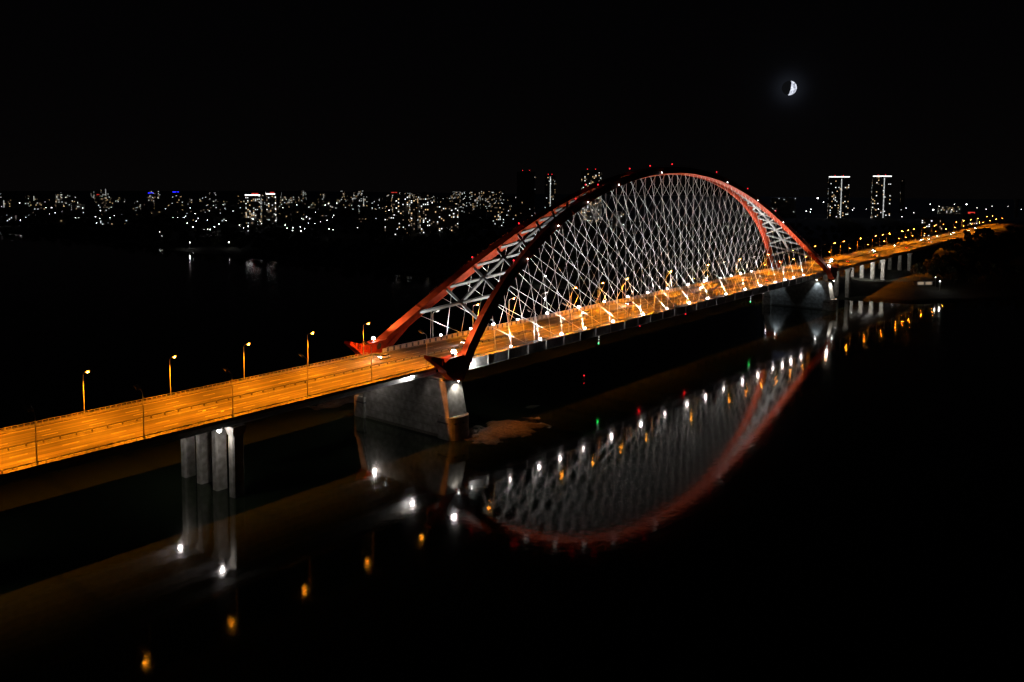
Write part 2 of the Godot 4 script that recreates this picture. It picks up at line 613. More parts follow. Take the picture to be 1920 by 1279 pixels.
func arch_bridge() -> void:
	var br := thing("arch_bridge", "red twin rib network arch bridge with white hangers over the river", "bridge")
	for s in [1.0, -1.0]: rib(br, s)
	# bracing between the ribs
	var t := 12.0
	var gap := 14.2
	var ends := []
	while t < 134.0:
		ends.append([t, t + gap])
		t += gap
		gap = maxf(7.5, gap * 0.945)
	var prev := {}
	for e in ends:
		for mirror in [false, true]:
			var x0: float = 388.26 - e[0] if mirror else e[0]
			var x1: float = 388.26 - e[1] if mirror else e[1]
			var a := rib_mid(x0 + (0.8 if not mirror else -0.8))
			var c := rib_mid(x1 + (-0.8 if not mirror else 0.8))
			var m := (a + c) * 0.5
			m.z = 0.0
			var up: Array = rib_frame((x0 + x1) * 0.5)
			var v: Vector3 = up[1]
			v.z = 0
			for q in [[a, c], [c, a]]:
				var st := new_st()
				var p: Vector3 = q[0]
				var far_: Vector3 = side_of(q[1], -1.0)
				p.z -= 1.2
				far_.z += 1.2
				var off := v.normalized() * (0.0 if q[0] == a else 0.012)
				bar(st, p + off, far_ + off, 1.0, 1.0, v)
				part("strut", st, M.strut_paint, br)
			var key := "m" if mirror else "l"
			if prev.has(key):
				var st := new_st()
				bar(st, prev[key], m, 1.15, 1.06, v)
				part("spine_beam", st, M.strut_paint, br)
			prev[key] = m
	for i in 8:
		var x := 150.0 + i * 12.6
		var st := new_st()
		var a := rib_mid(x)
		bar(st, Vector3(x, a.y, a.z - 1.0), Vector3(x, a.y, 1.0 - a.z), 3.0, 2.2, rib_frame(x)[1])
		part("tie_plate", st, M.red_paint, br)
	# hangers
	for s in [1.0, -1.0]:
		for k in 37:
			for lean in [1.0, -1.0]:
				var x := 13.0 + 9.9 * k
				if lean < 0.0: x = 388.26 - x
				var u := (x - 194.13) / 190.0
				var slope := -(120.24 * u + 18.68 * u * u * u) / 190.0
				var th: float = atan(slope) + lean * deg_to_rad(30.5)
				var top := rib_low(x)
				var bx: float = x + (top.y - deck(x)) * tan(th)
				if bx < 9.0 or bx > 379.0: continue
				var foot := Vector3(bx, deck(bx) + 0.9, 17.55)
				var st := new_st()
				rod(st, side_of(top, s), side_of(foot, s), 0.052, 0.052, 6)
				var o := part("hanger", st, M.hanger_paint, br)
				st = new_st()
				rod(st, side_of(foot, s), side_of(foot.lerp(top, 2.4 / foot.distance_to(top)), s), 0.13, 0.11, 6)
				part("socket", st, M.grey_steel, o)
	# stiffening girders at both edges, deck slab between them
	for s in [1.0, -1.0]:
		var st := new_st()
		slab(st, 3.0, 385.0, -3.3, 0.35, s * 16.9, s * 18.1)
		var g := part("side_girder", st, M.grey_steel, br)
		if s < 0: tag(g, "side girder hidden behind the carriageway")
		st = new_st()
		slab(st, 2.0, 386.0, -3.45, -3.303, s * 16.5, s * 18.75)
		part("bottom_flange", st, M.light_steel, g)
		st = new_st()
		slab(st, 2.0, 386.0, 0.353, 0.45, s * 16.7, s * 18.5)
		part("top_flange", st, M.light_steel, g)
		var x := 14.0
		while x < 380.0:
			st = new_st()
			slab(st, x - 0.12, x + 0.12, -3.29, 0.34, s * 18.12, s * 18.62)
			part("stiffener", st, M.light_steel, g)
			x += 12.33
	var sl := new_st()
	slab(sl, -9.0, 388.0, -0.9, -0.03, -16.7, 16.7)
	part("deck_slab", sl, M.concrete, br)
	sl = new_st()
	for x in range(8, 386, 12): slab(sl, x - 0.3, x + 0.3, -3.2, -0.92, -16.8, 16.8)
	part("cross_beams", sl, M.grey_steel, br)
	for s in [1.0, -1.0]:
		sl = new_st()
		slab(sl, -5.0, 386.0, -0.025, 0.14, s * 15.75, s * 16.68)
		part("kerb", sl, M.concrete, br)
	railing(br, 6.0, 382.0, 18.35, false, 1.0, 2.4)
	crash_beam(br, 4.0, 384.0, 16.2)
	# far edge: a lit parapet of panels with dark posts between
	var ps := new_st()
	box(ps, Vector3.ZERO, Vector3(2.25, 1.5, 0.12))
	var panel := mesh_of(ps, M.tile)
	ps = new_st()
	box(ps, Vector3.ZERO, Vector3(1.0, 1.40, 0.2))
	var post := mesh_of(ps, M.dark_steel)
	var par := Node3D.new()
	par.name = "parapet"
	br.add_child(par)
	for i in 118:
		var x := -6.5 + 3.3 * i
		put("parapet_panel", panel, par, Vector3(x, deck(x) + 0.80, -16.35))
		put("parapet_post", post, par, Vector3(x + 1.65, deck(x) + 0.78, -16.38))
	var rt := new_st()
	slab(rt, -5.0, 386.0, 1.5, 1.62, -17.15, -16.95)
	part("top_rail", rt, M.light_steel, br)
	main_pier(br, -9.5, 1.0)
	main_pier(br, 391.5, -1.0)

func rib_mid(x: float) -> Vector3:
	var f := rib_frame(x)
	return f[0] + f[1] * 1.7

func rib(br: Node, s: float) -> void:
	var st := new_st()
	var last := []
	var n := 96
	for i in n + 1:
		var x := lerpf(-3.0, 391.0, float(i) / n)
		var f := rib_frame(x)
		var p: Vector3 = f[0]
		var v: Vector3 = f[1]
		var w: Vector3 = f[2]
		var c := [p - w * 1.6, p + w * 1.6, p + w * 1.6 + v * 3.5, p - w * 1.6 + v * 3.5]
		for k in 4: c[k] = side_of(c[k], s)
		if last.size():
			var m := Vector3.ZERO
			for q in c + last: m += q / 8.0
			for k in 4: quad(st, last[k], last[(k + 1) % 4], c[(k + 1) % 4], c[k], m)
		else:
			quad(st, c[0], c[1], c[2], c[3], side_of(p + Vector3(5, 3, 0), s))
		last = c
	quad(st, last[0], last[1], last[2], last[3], side_of(rib_low(380.0), s))
	var r := part("arch_rib", st, M.red_paint, br)
	# joint plates between the welded lengths of the rib
	for i in 21:
		var x := 14.0 + i * 18.0
		st = new_st()
		var f0 := rib_frame(x - 0.16)
		var f1 := rib_frame(x + 0.16)
		var p := []
		for f in [f0, f1]:
			for q in [[-1.68, -0.07], [1.68, -0.07], [1.68, 3.58], [-1.68, 3.58]]:
				p.append(side_of(f[0] + f[2] * q[0] + f[1] * q[1], s))
		hexa(st, p)
		part("joint_plate", st, M.red_paint, r)
	# maintenance rail along the top
	st = new_st()
	var a := Vector3.ZERO
	for i in 121:
		var x := lerpf(20.0, 368.0, i / 120.0)
		var f := rib_frame(x)
		var q := side_of(f[0] + f[1] * 4.6 + f[2] * 1.1, s)
		if i: bar(st, a, q, 0.06, 0.08)
		if i % 4 == 0: bar(st, side_of(f[0] + f[1] * 3.5 + f[2] * 1.1, s), q, 0.06, 0.06, Vector3.RIGHT)
		a = q
	part("hand_rail", st, M.red_paint, r)
	for e in [1.0, -1.0]:   # both feet: a block under the rib with a tail of blades turned up away from the span
		var base := Vector2(-8.5, 20.0) if e > 0 else Vector2(391.5 + 5.2, 20.6)
		var lay := func(x: float, y: float, w: float) -> Vector3:
			return Vector3(x if e > 0 else 388.26 - x, y + (1.9 if e < 0 else 0.0), (22.6 - (y - 20.0) * 0.16 + w) * s)
		st = new_st()
		prism(st, PackedVector2Array([Vector2(-10.8, 20.2), Vector2(-6.4, 20.0), Vector2(-0.6, 26.4), Vector2(-2.2, 29.3), Vector2(-3.6, 28.7), Vector2(-12.2, 28.3), Vector2(-14.6, 27.4), Vector2(-14.6, 23.6)]), -1.95, 1.95, lay)
		part("rib_foot", st, M.red_paint, r)
		for b in 5:
			var x0 := -14.9 - 1.22 * b
			st = new_st()
			var low := 24.4 + 1.12 * b
			prism(st, PackedVector2Array([Vector2(x0, low + 0.2), Vector2(x0, minf(28.7 + 0.35 * b, 30.6)), Vector2(x0 - 0.85, minf(29.0 + 0.35 * b, 30.6)), Vector2(x0 - 0.85, low + 0.95)]), -1.9, 1.9, lay)
			part("tail_blade", st, M.red_paint, r)
		st = new_st()
		prism(st, PackedVector2Array([Vector2(-14.5, 24.5), Vector2(-14.5, 25.5), Vector2(-20.8, 30.2), Vector2(-21.0, 29.4)]), -1.75, 1.75, lay)
		part("tail_sill", st, M.red_paint, r)
		# stiffening box laid along the inner face, and the round opening beside it
		st = new_st()
		prism(st, PackedVector2Array([Vector2(-2.5, 26.4), Vector2(0.2, 25.4), Vector2(9.5, 33.6), Vector2(8.6, 35.2)]), -2.3, -1.6, lay)
		part("inner_stiffener", st, M.red_paint, r)
		st = new_st()
		var ring := PackedVector2Array()
		for k in 16: ring.append(Vector2(-6.4 + 1.15 * cos(TAU * k / 16), 26.6 + 1.3 * sin(TAU * k / 16)))
		prism(st, ring, -2.02, -1.9, lay)
		part("round_opening", st, M.rubber, r)

func main_pier(br: Node, x: float, e: float) -> void:
	var st := new_st()
	var hw := 3.6
	hexa(st, [Vector3(x - hw - 0.5, 0.0, -24), Vector3(x + hw + 0.5, 0.0, -24), Vector3(x + hw + 0.5, 0.0, 24), Vector3(x - hw - 0.5, 0.0, 24), Vector3(x - hw, 20.0, -21.6), Vector3(x + hw, 20.0, -21.6), Vector3(x + hw, 20.0, 21.6), Vector3(x - hw, 20.0, 21.6)])
	var p := part("pier_wall", st, M.concrete, br)
	for z in [-23.2, 23.2]:   # end legs, a little proud of the wall, leaning outwards
		st = new_st()
		var g := signf(z)
		hexa(st, [Vector3(x - hw - 0.9, 8.0, g * 20.6), Vector3(x + hw + 0.9, 8.0, g * 20.6), Vector3(x + hw + 0.9, 8.0, g * 24.6), Vector3(x - hw - 0.9, 8.0, g * 24.6), Vector3(x - hw - 0.3, 20.3, g * 18.2), Vector3(x + hw + 0.3, 20.3, g * 18.2), Vector3(x + hw + 0.3, 20.3, g * 22.4), Vector3(x - hw - 0.3, 20.3, g * 22.4)])
		part("end_leg", st, M.concrete, p)
		st = new_st(false)
		var lay := func(a: float, b: float, w: float) -> Vector3: return Vector3(x + a, w, g * b)
		var round_ := PackedVector2Array([Vector2(-5.0, 19.5)])
		for k in 13: round_.append(Vector2(-5.0 * cos(PI * k / 12.0), 24.2 + 3.2 * sin(PI * k / 12.0)))
		round_.append(Vector2(5.0, 19.5))
		prism(st, round_, -3.0, 8.0, lay)
		part("round_base", st, M.concrete, p)
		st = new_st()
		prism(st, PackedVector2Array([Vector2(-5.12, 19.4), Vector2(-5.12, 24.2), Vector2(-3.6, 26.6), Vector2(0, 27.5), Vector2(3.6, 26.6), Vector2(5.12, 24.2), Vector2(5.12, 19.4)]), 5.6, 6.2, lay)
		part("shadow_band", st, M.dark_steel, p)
	for k in 5:
		var y := 3.6 + 3.4 * k
		var t := hw + 0.5 - 0.5 * y / 20.0 + 0.03
		st = new_st()
		box(st, Vector3(x, y, 0), Vector3(2.0 * t, 0.09, 36.0))
		part("pour_joint", st, M.stone, p)
	st = new_st()
	box(st, Vector3(x, 0.5, 0), Vector3(2.0 * hw + 1.06, 1.1, 38.0))
	part("tide_line", st, M.stone, p)
	st = new_st()
	box(st, Vector3(x, 20.6, 0), Vector3(6.4, 0.58, 40.0))
	part("bearing_shelf", st, M.concrete, p)

func viaduct(called: String, label: String, x0: float, x1: float) -> Node3D:
	var v := thing(called, label, "viaduct")
	var st := new_st()
	slab(st, x0, x1, -0.45, -0.03, -17.4, 17.4)
	part("deck_slab", st, M.concrete, v)
	for s in [-1.0, 1.0]:
		st = new_st()
		slab(st, x0, x1, -3.3, -0.46, s * 12.6, s * 13.3)
		var g := part("girder_web", st, M.grey_steel, v)
		st = new_st()
		slab(st, x0, x1, -3.5, -3.302, s * 12.2, s * 13.8)
		part("bottom_flange", st, M.light_steel, g)
		st = new_st()
		slab(st, x0, x1, -3.2, -0.46, s * 4.0, s * 4.6)
		part("inner_web", st, M.grey_steel, v)
		st = new_st()
		slab(st, x0, x1, -0.025, 0.16, s * 15.75, s * 17.4)
		part("footway", st, M.footway, v)
		st = new_st()
		slab(st, x0, x1, -0.75, 0.165, s * 17.402, s * 17.55)
		part("edge_beam", st, M.dark_steel, v)
	return v

func pier_row(v: Node, x: float, zs: Array, base: float, wide := 2.6, long := 3.0) -> void:
	for z in zs:
		var st := new_st()
		var top := deck(x) - 3.5
		var lay := func(a: float, b: float, w: float) -> Vector3: return Vector3(x + a, w, z + b)
		var c := PackedVector2Array([Vector2(-long / 2, -wide / 2 + 0.4), Vector2(-long / 2 + 0.4, -wide / 2), Vector2(long / 2 - 0.4, -wide / 2), Vector2(long / 2, -wide / 2 + 0.4), Vector2(long / 2, wide / 2 - 0.4), Vector2(long / 2 - 0.4, wide / 2), Vector2(-long / 2 + 0.4, wide / 2), Vector2(-long / 2, wide / 2 - 0.4)])
		prism(st, c, base, top - 2.6, lay)
		var col := part("column", st, M.concrete, v)
		st = new_st()
		hexa(st, [Vector3(x - long / 2, top - 2.598, z - wide / 2), Vector3(x + long / 2, top - 2.598, z - wide / 2), Vector3(x + long / 2, top - 2.598, z + wide / 2), Vector3(x - long / 2, top - 2.598, z + wide / 2), Vector3(x - long / 2 - 0.5, top, z - wide / 2 - 0.9), Vector3(x + long / 2 + 0.5, top, z - wide / 2 - 0.9), Vector3(x + long / 2 + 0.5, top, z + wide / 2 + 0.9), Vector3(x - long / 2 - 0.5, top, z + wide / 2 + 0.9)])
		part("capital", st, M.concrete, col)

func viaducts() -> void:
	var v := viaduct("approach_viaduct", "left approach viaduct with dark edge and railings over the water", -430, -9.02)
	railing(v, -202.0, -14.0, 17.25, true)
	railing(v, -202.0, -14.0, -17.25, false, 1.15, 1.53)
	crash_beam(v, -202.0, -12.0, 15.95)
	crash_beam(v, -202.0, -12.0, -15.95)
	pier_row(v, -90.4, [-12.3, -3.6, 4.9, 13.5], -3.0, 2.7, 3.6)
	pier_row(v, -172.0, [-12.3, -3.6, 4.9, 13.5], -3.0, 2.7, 3.6)
	v = viaduct("approach_viaduct", "right approach viaduct on pale columns over the grassy bank", 388.02, 770.0)
	railing(v, 392.0, 770.0, 17.25, false)
	railing(v, 392.0, 770.0, -17.25, false)
	crash_beam(v, 392.0, 770.0, 15.95)
	for x in [463.0, 563.0, 655.0]:
		pier_row(v, x, [-13.2, -4.4, 4.8, 13.6], ground_y(x, 0) - 2.0, 3.2, 3.6)

# ---------------------------------------------------------------- lamps
func lamp_proto(lit: bool, light: bool, shield: bool) -> Node3D:
	var o := Node3D.new()
	o.set_meta("category", "street lamp")
	var st := new_st()
	rod(st, Vector3(0, 0, 0), Vector3(0, 11.4, 0), 0.17, 0.09, 8)
	box(st, Vector3(0, 0.2, 0), Vector3(0.5, 0.5, 0.5))
	part("pole", st, M.galvanised, o)
	st = new_st()
	var p := Vector3(0, 11.4, 0)
	for q in [Vector3(0, 12.0, 0.35), Vector3(0, 12.35, 1.1), Vector3(0, 12.52, 1.95)]:
		rod(st, p, q, 0.085, 0.075, 6)
		p = q
	part("arm", st, M.galvanised, o)
	st = new_st()
	var b := Basis(Vector3.RIGHT, -0.44) * 1.3
	hexa(st, [p + b * Vector3(-0.42, -0.04, -0.15), p + b * Vector3(0.42, -0.04, -0.15), p + b * Vector3(0.46, -0.04, 1.38), p + b * Vector3(-0.46, -0.04, 1.38), p + b * Vector3(-0.12, 0.16, 0.0), p + b * Vector3(0.12, 0.16, 0.0), p + b * Vector3(0.15, 0.14, 0.9), p + b * Vector3(-0.15, 0.14, 0.9)])
	var head := part("lamp_head", st, M.dark_steel, o)
	st = new_st(true)
	dome(st, p + b * Vector3(0, -0.05, 0.62), Vector3(0.42, 0.22, 0.72), 14, 5, -PI / 2, 0.0, b)
	part("lamp_lens", st, M.sodium_bowl if lit else M.dead_lamp, head)
	if lit:   # the burner shows through the bowl as a hotter core
		st = new_st(true)
		dome(st, p + b * Vector3(0, -0.10, 0.68), Vector3(0.27, 0.22, 0.44), 10, 5, -PI / 2, PI / 2, b)
		part("lamp_burner", st, M.sodium_lamp, head)
	if shield:   # cut-off plates towards the river
		st = new_st()
		box(st, p + b * Vector3(0.49, -0.12, 0.55), Vector3(0.04, 0.16, 1.7), b)
		box(st, p + b * Vector3(0.0, -0.12, -0.27), Vector3(1.0, 0.16, 0.04), b)
		part("side_shield", st, M.dark_steel, head)
	if light:
		spot(o, p + Vector3(0, -0.40, 0.95), Vector3(0, -1, 0.20), SODIUM, 1650.0, 64.5, 0.6, 0.22)
	return o

func street_lamps() -> void:
	var on_far := lamp_proto(true, true, false)
	var off := lamp_proto(false, false, false)
	var on_near := lamp_proto(true, true, true)
	var on := on_far
	on_near.set_meta("group", "lit orange street lamps along the bridge")
	on.set_meta("group", "lit orange street lamps along the bridge")
	off.set_meta("group", "unlit street lamps along the bridge")
	var n := 0
	for i in range(-1, 6):
		var x := XA + SA * i
		for s in [-1.0, 1.0]:
			var side := "far" if s < 0 else "near"
			copy_of(on_far if s < 0.0 else on_near, "street_lamp", "lit street lamp, %s from the left on the %s edge of the left approach" % [nth(i + 2), side], Vector3(x, deck(x) + 0.16, WP * s), 0.0 if s < 0 else PI)
	var far_on := [1, 2, 4, 5, 6, 8, 10, 12, 14]
	var near_on := [0, 2, 3, 4, 5, 7, 9, 10, 11, 12, 13, 14]
	for j in range(0, 15):
		var x := XB + SB * j
		for s in [-1.0, 1.0]:
			var lit: bool = j in (far_on if s < 0 else near_on)
			copy_of((on_far if s < 0.0 or x > 280.0 else on_near) if lit else off, "street_lamp", "%s street lamp, %s from the near foot, %s edge of arch span" % ["lit" if lit else "unlit", nth(j + 1), "far" if s < 0 else "near"], Vector3(x, deck(x) + 0.14, WP * s), 0.0 if s < 0 else PI)
	var far_r := [16, 18, 20, 21, 23, 25, 26, 27, 29, 30, 31, 33, 35, 37, 40, 42, 44, 46, 49, 51]
	var near_r := [16, 18, 20, 22, 24, 25, 26, 28, 30, 32, 34, 36, 38, 40, 41, 43, 45, 47]
	for j in range(15, 52):
		var x := XB + SB * j
		for s in [-1.0, 1.0]:
			var lit: bool = j in (far_r if s < 0 else near_r)
			if not lit and j > 30: continue
			copy_of((on_far if s < 0.0 or x > 280.0 else on_near) if lit else off, "street_lamp", "%s street lamp, %s beyond the far foot, %s edge of right approach" % ["lit" if lit else "unlit", nth(j - 14), "far" if s < 0 else "near"], Vector3(x, deck(x) + 0.16, WP * s), 0.0 if s < 0 else PI)
	on_far.free()
	on_near.free()
	off.free()

func flood(label: String, at: Vector3, dir: Vector3, e: float, angle: float, r := 0.34, m := "white_lamp", group := "", c := WHITE, low := -PI / 2) -> Node3D:
	var o := thing("floodlight", label, "floodlight", at, 0.0, group)
	var d := dir.normalized()
	var b := Basis.looking_at(d, Vector3.RIGHT if absf(d.y) > 0.9 else Vector3.UP)
	var st := new_st()
	box(st, -d * r * 0.55, Vector3(r * 1.5, r * 1.3, r * 0.8), b)
	rod(st, -d * r * 0.7, Vector3(0, -1.2, 0), 0.10, 0.12, 6)
	if low > -1.0: rod(st, Vector3(0, -r * 0.22, 0), Vector3(0, r * 0.06, 0), r * 1.15, r * 1.15, 12)
	part("housing", st, M.dark_steel, o)
	st = new_st(true)
	dome(st, d * r * 0.30, Vector3.ONE * r, 12, 6, low)
	part("lamp_lens", st, M[m], o)
	if e > 0.0: spot(o, d * (r * 1.35 + 0.15), d, c, e, angle, 0.6, r * 0.8)
	return o

func floodlights() -> void:
	var xs := [27.1, 46.1, 61.0, 78.6, 101.7, 128.7, 152.7, 177.2, 199.3, 222.6, 249.3, 272.5, 296.6, 313.1, 328.4, 347.5]
	for i in xs.size():
		var x: float = xs[i]
		for s in [1.0, -1.0]:
			var big := 0.40 + 0.18 * absf(sin(i * 2.1))
			flood("white floodlight, %s from the near foot, on the %s side girder under the hangers" % [nth(i + 1), "near" if s > 0 else "far"], Vector3(x, deck(x) + 1.35, s * 18.75), Vector3(0.0, 1.0, -0.24 * s), 1450.0, 58.0, big, "star_lamp", "floodlights under the hangers", WHITE, -0.15)
	for s in [1.0, -1.0]:
		var w := "near" if s > 0 else "far"
		flood("dazzling white floodlight on the left foot of the %s rib" % w, Vector3(-8.1, 29.5, s * 21.1), Vector3(0.72, 0.68, -0.10 * s), 3200.0, 34.0, 0.95 if s > 0 else 0.6, "star_lamp", "floodlights at the arch feet")
		flood("dazzling white floodlight on the right foot of the %s rib" % w, Vector3(390.5, 31.6, s * 21.6), Vector3(-0.72, 0.62, -0.12 * s), 3200.0, 34.0, 0.95 if s > 0 else 0.6, "star_lamp", "floodlights at the arch feet")
		flood("white lamp washing the girder side right of the left foot, %s side" % w, Vector3(2.2, 22.8, s * 20.3), Vector3(1.0, -0.06, -0.17 * s), 220.0, 60.0, 0.3, "white_lamp", "lamps on the girder sides")
		flood("white lamp washing the girder side left of the near arch pier, %s side" % w, Vector3(-21.7, 22.6, s * 14.6), Vector3(-1.0, -0.03, -0.13 * s), 150.0, 60.0, 0.5, "star_lamp", "lamps on the girder sides")
		flood("white lamp on the end face of the left arch pier, %s end" % w, Vector3(-9.2, 20.2, s * 24.6), Vector3(0.03, -1.0, -0.10 * s), 170.0, 62.0, 0.24, "white_lamp", "lamps on the pier ends")
		flood("white lamp on the end face of the right arch pier, %s end" % w, Vector3(391.8, 21.2, s * 25.0), Vector3(-0.03, -1.0, -0.10 * s), 400.0, 62.0, 0.3, "white_lamp", "lamps on the pier ends")
		flood("small white lamp on the river face of the right arch pier, %s half" % w, Vector3(385.6, 21.6, s * 15.0), Vector3(0.30, -1.0, 0.0), 120.0, 40.0, 0.3, "white_lamp", "lamps on the right pier wall", Color(0.85, 0.93, 1.0))
	for z in [13.5, -9.0]:
		flood("white lamp on the left approach piers, %s" % ("nearest the camera side" if z > 0 else "deep under the deck"), Vector3(-95.6, 20.3, z), Vector3(0.12, -1.0, -0.05), 48.0, 75.0, 0.55, "star_lamp", "lamps on the approach piers")
	for z in [13.5, -9.0]:
		flood("white lamp on the pier row at the left margin, %s" % ("nearest the camera side" if z > 0 else "deep under the deck"), Vector3(-177.6, 19.7, z), Vector3(0.5, -1.0, 0.0), 150.0, 72.0, 0.55, "star_lamp", "lamps on the approach piers")
	flood("white lamp hidden behind the left arch pier wall", Vector3(-17.0, 21.5, -5.0), Vector3(0.9, -1.0, 0.1), 6.0, 70.0, 0.2, "white_lamp", "lamps on the approach piers")
	flood("bright white lamp beside the far end of the left arch pier", Vector3(-14.5, 20.0, -13.5), Vector3(-0.5, -1.0, 0.2), 20.0, 70.0, 0.6, "star_lamp", "lamps on the approach piers")
	for q in [[449.0, 9.0, 90.0, "first"], [541.0, 8.0, 620.0, "second"], [541.0, -6.0, 420.0, "third"], [634.0, 4.0, 70.0, "fourth"]]:
		flood("white lamp under the right approach deck lighting its columns, %s from the river" % q[3], Vector3(q[0], deck(q[0]) - 4.4, q[1]), Vector3(1.0, -0.45, 0.0), q[2], 58.0, 0.2, "white_lamp", "lamps under the right approach")

func small_lights() -> void:
	# red obstruction lights on the ribs
	var i := 0
	for q in [[40.0, 1], [40.0, -1], [66.0, -1], [92.0, 1], [112.0, -1], [112.0, 1], [150.0, -1], [163.0, 1], [194.0, -1], [241.0, 1], [283.0, 1], [322.0, 1]]:
		i += 1
		var f := rib_frame(q[0])
		var top: Vector3 = side_of(f[0] + f[1] * 3.5 + f[2] * 0.6, q[1])
		var o := thing("obstruction_light", "red obstruction light on the %s rib, %s along the arch from the left" % ["near" if q[1] > 0 else "far", nth(i)], "warning light", top, 0.0, "red warning lights on the arch")
		var st := new_st()
		rod(st, Vector3.ZERO, Vector3(0, 1.6, 0), 0.07, 0.07, 6)
		part("post", st, M.dark_steel, o)
		st = new_st(true)
		dome(st, Vector3(0, 1.95, 0), Vector3(0.32, 0.32, 0.32), 10, 6)
		part("red_lamp", st, M.red_light, o)
		omni(o, Vector3(0, 1.95, 0.6 * q[1]), Color(1, 0.05, 0.05), 0.15, 0.2)
	i = 0
	for x in [47.0, 73.0, 99.0, 128.0, 172.0, 252.0, 294.0, 330.0]:
		i += 1
		var f := rib_frame(x)
		var p: Vector3 = f[0] + f[2] * 1.75 + f[1] * 0.9
		var o := thing("rib_lamp", "small white lamp on the outer face of the near rib, %s from the left" % nth(i), "lamp", p, 0.0, "small lamps on the near rib")
		var st := new_st()
		box(st, Vector3(0, 0, -0.1), Vector3(0.5, 0.5, 0.3))
		part("housing", st, M.dark_steel, o)
		st = new_st(true)
		dome(st, Vector3(0, 0, 0.16), Vector3(0.24, 0.24, 0.2), 8, 5)
		part("lamp_lens", st, M.shore_white, o)
	# navigation marks hung under the near girder, and a lit buoy
	for q in [[90.2, "left"], [258.3, "right"]]:
		var o := thing("navigation_light", "column of small white navigation lights with a green lamp under the girder, %s one" % q[1], "navigation light", Vector3(q[0], deck(q[0]) - 3.45, 18.4), 0.0, "navigation lights under the girder")
		var st := new_st()
		box(st, Vector3(0, -1.6, 0), Vector3(0.25, 3.2, 0.12))
		part("board", st, M.dark_steel, o)
		for k in 3:
			st = new_st(true)
			dome(st, Vector3(0, -0.5 - 1.2 * k, 0.18), Vector3(0.2, 0.2, 0.16), 8, 5)
			part("lamp_lens", st, M.window_cool, o)
		st = new_st(true)
		dome(st, Vector3(0, -3.5, 0), Vector3(0.3, 0.3, 0.3), 8, 5)
		part("green_lamp", st, M.green_light, o)
		omni(o, Vector3(0, -4.2, 0.1), Color(0.1, 1.0, 0.35), 1.2, 0.25)
	for q in [[175.5, "under the middle of the arch span"], [128.0, "under the left half of the arch span"]]:
		var o := thing("navigation_light", "red navigation lamp below the near girder %s" % q[1], "navigation light", Vector3(q[0], deck(q[0]) - 3.46, 17.6), 0.0, "red lamps under the girder")
		var st := new_st()
		rod(st, Vector3.ZERO, Vector3(0, -0.5, 0), 0.08, 0.08, 6)
		part("bracket", st, M.dark_steel, o)
		st = new_st(true)
		dome(st, Vector3(0, -0.8, 0.0), Vector3(0.3, 0.3, 0.3), 8, 5)
		part("red_lamp", st, M.red_light, o)
		omni(o, Vector3(0, -1.4, 0.2), Color(1, 0.04, 0.04), 1.5, 0.25)
	var bu := thing("buoy", "small red buoy with a red lamp on the dark water", "buoy", Vector3(93, 0, 9))
	var bs := new_st()
	rod(bs, Vector3(0, -0.3, 0), Vector3(0, 0.5, 0), 0.7, 0.6, 10)
	rod(bs, Vector3(0, 0.5, 0), Vector3(0, 1.6, 0), 0.4, 0.08, 8)
	part("float", bs, M.red_paint, bu)
	bs = new_st(true)
	dome(bs, Vector3(0, 1.8, 0), Vector3(0.28, 0.28, 0.28), 8, 5)
	part("red_lamp", bs, M.red_light, bu)

# ---------------------------------------------------------------- cars
func car_proto(paint: Color) -> Node3D:
	var o := Node3D.new()
	o.set_meta("category", "car")
	o.set_meta("group", "cars driving over the bridge")
	var m := mat("car_paint_%d" % M.size(), paint, 0.3)
	m.clearcoat_enabled = true
	m.clearcoat = 0.6
	var lay := func(x: float, y: float, w: float) -> Vector3: return Vector3(x, y, w)
	var st := new_st()
	prism(st, PackedVector2Array([Vector2(-2.2, 0.35), Vector2(2.2, 0.32), Vector2(2.25, 0.62), Vector2(2.05, 0.80), Vector2(0.95, 0.95), Vector2(-1.75, 1.0), Vector2(-2.25, 0.9)]), -0.88, 0.88, lay)
	part("body", st, m, o)
	st = new_st()
	hexa(st, [Vector3(-1.95, 0.985, -0.82), Vector3(1.0, 0.94, -0.82), Vector3(1.0, 0.94, 0.82), Vector3(-1.95, 0.985, 0.82), Vector3(-1.35, 1.45, -0.66), Vector3(0.25, 1.47, -0.66), Vector3(0.25, 1.47, 0.66), Vector3(-1.35, 1.45, 0.66)])
	var cab := part("cabin", st, M.glass_dark, o)
	st = new_st()
	box(st, Vector3(-0.55, 1.475, 0), Vector3(1.6, 0.05, 1.3))
	part("roof", st, m, cab)
	for q in [[-1.4, -0.8], [-1.4, 0.8], [1.4, -0.8], [1.4, 0.8]]:
		st = new_st()
		rod(st, Vector3(q[0], 0.33, q[1] - 0.11), Vector3(q[0], 0.33, q[1] + 0.11), 0.33, 0.33, 14)
		var wh := part("wheel", st, M.rubber, o)
		st = new_st()
		rod(st, Vector3(q[0], 0.33, q[1] - 0.125), Vector3(q[0], 0.33, q[1] + 0.125), 0.2, 0.2, 10)
		part("rim", st, M.galvanised, wh)
	for z in [-0.62, 0.62]:
		st = new_st(true)
		dome(st, Vector3(2.12, 0.68, z), Vector3(0.16, 0.13, 0.2), 8, 4)
		part("headlight", st, M.headlight, o)
		st = new_st()
		box(st, Vector3(-2.24, 0.80, z), Vector3(0.08, 0.16, 0.34))
		part("tail_light", st, M.tail_light, o)
	spot(o, Vector3(2.5, 0.68, 0), Vector3(1, -0.05, 0), Color(1, 0.96, 0.92), 260.0, 28.0, 0.8, 0.15)
	return o

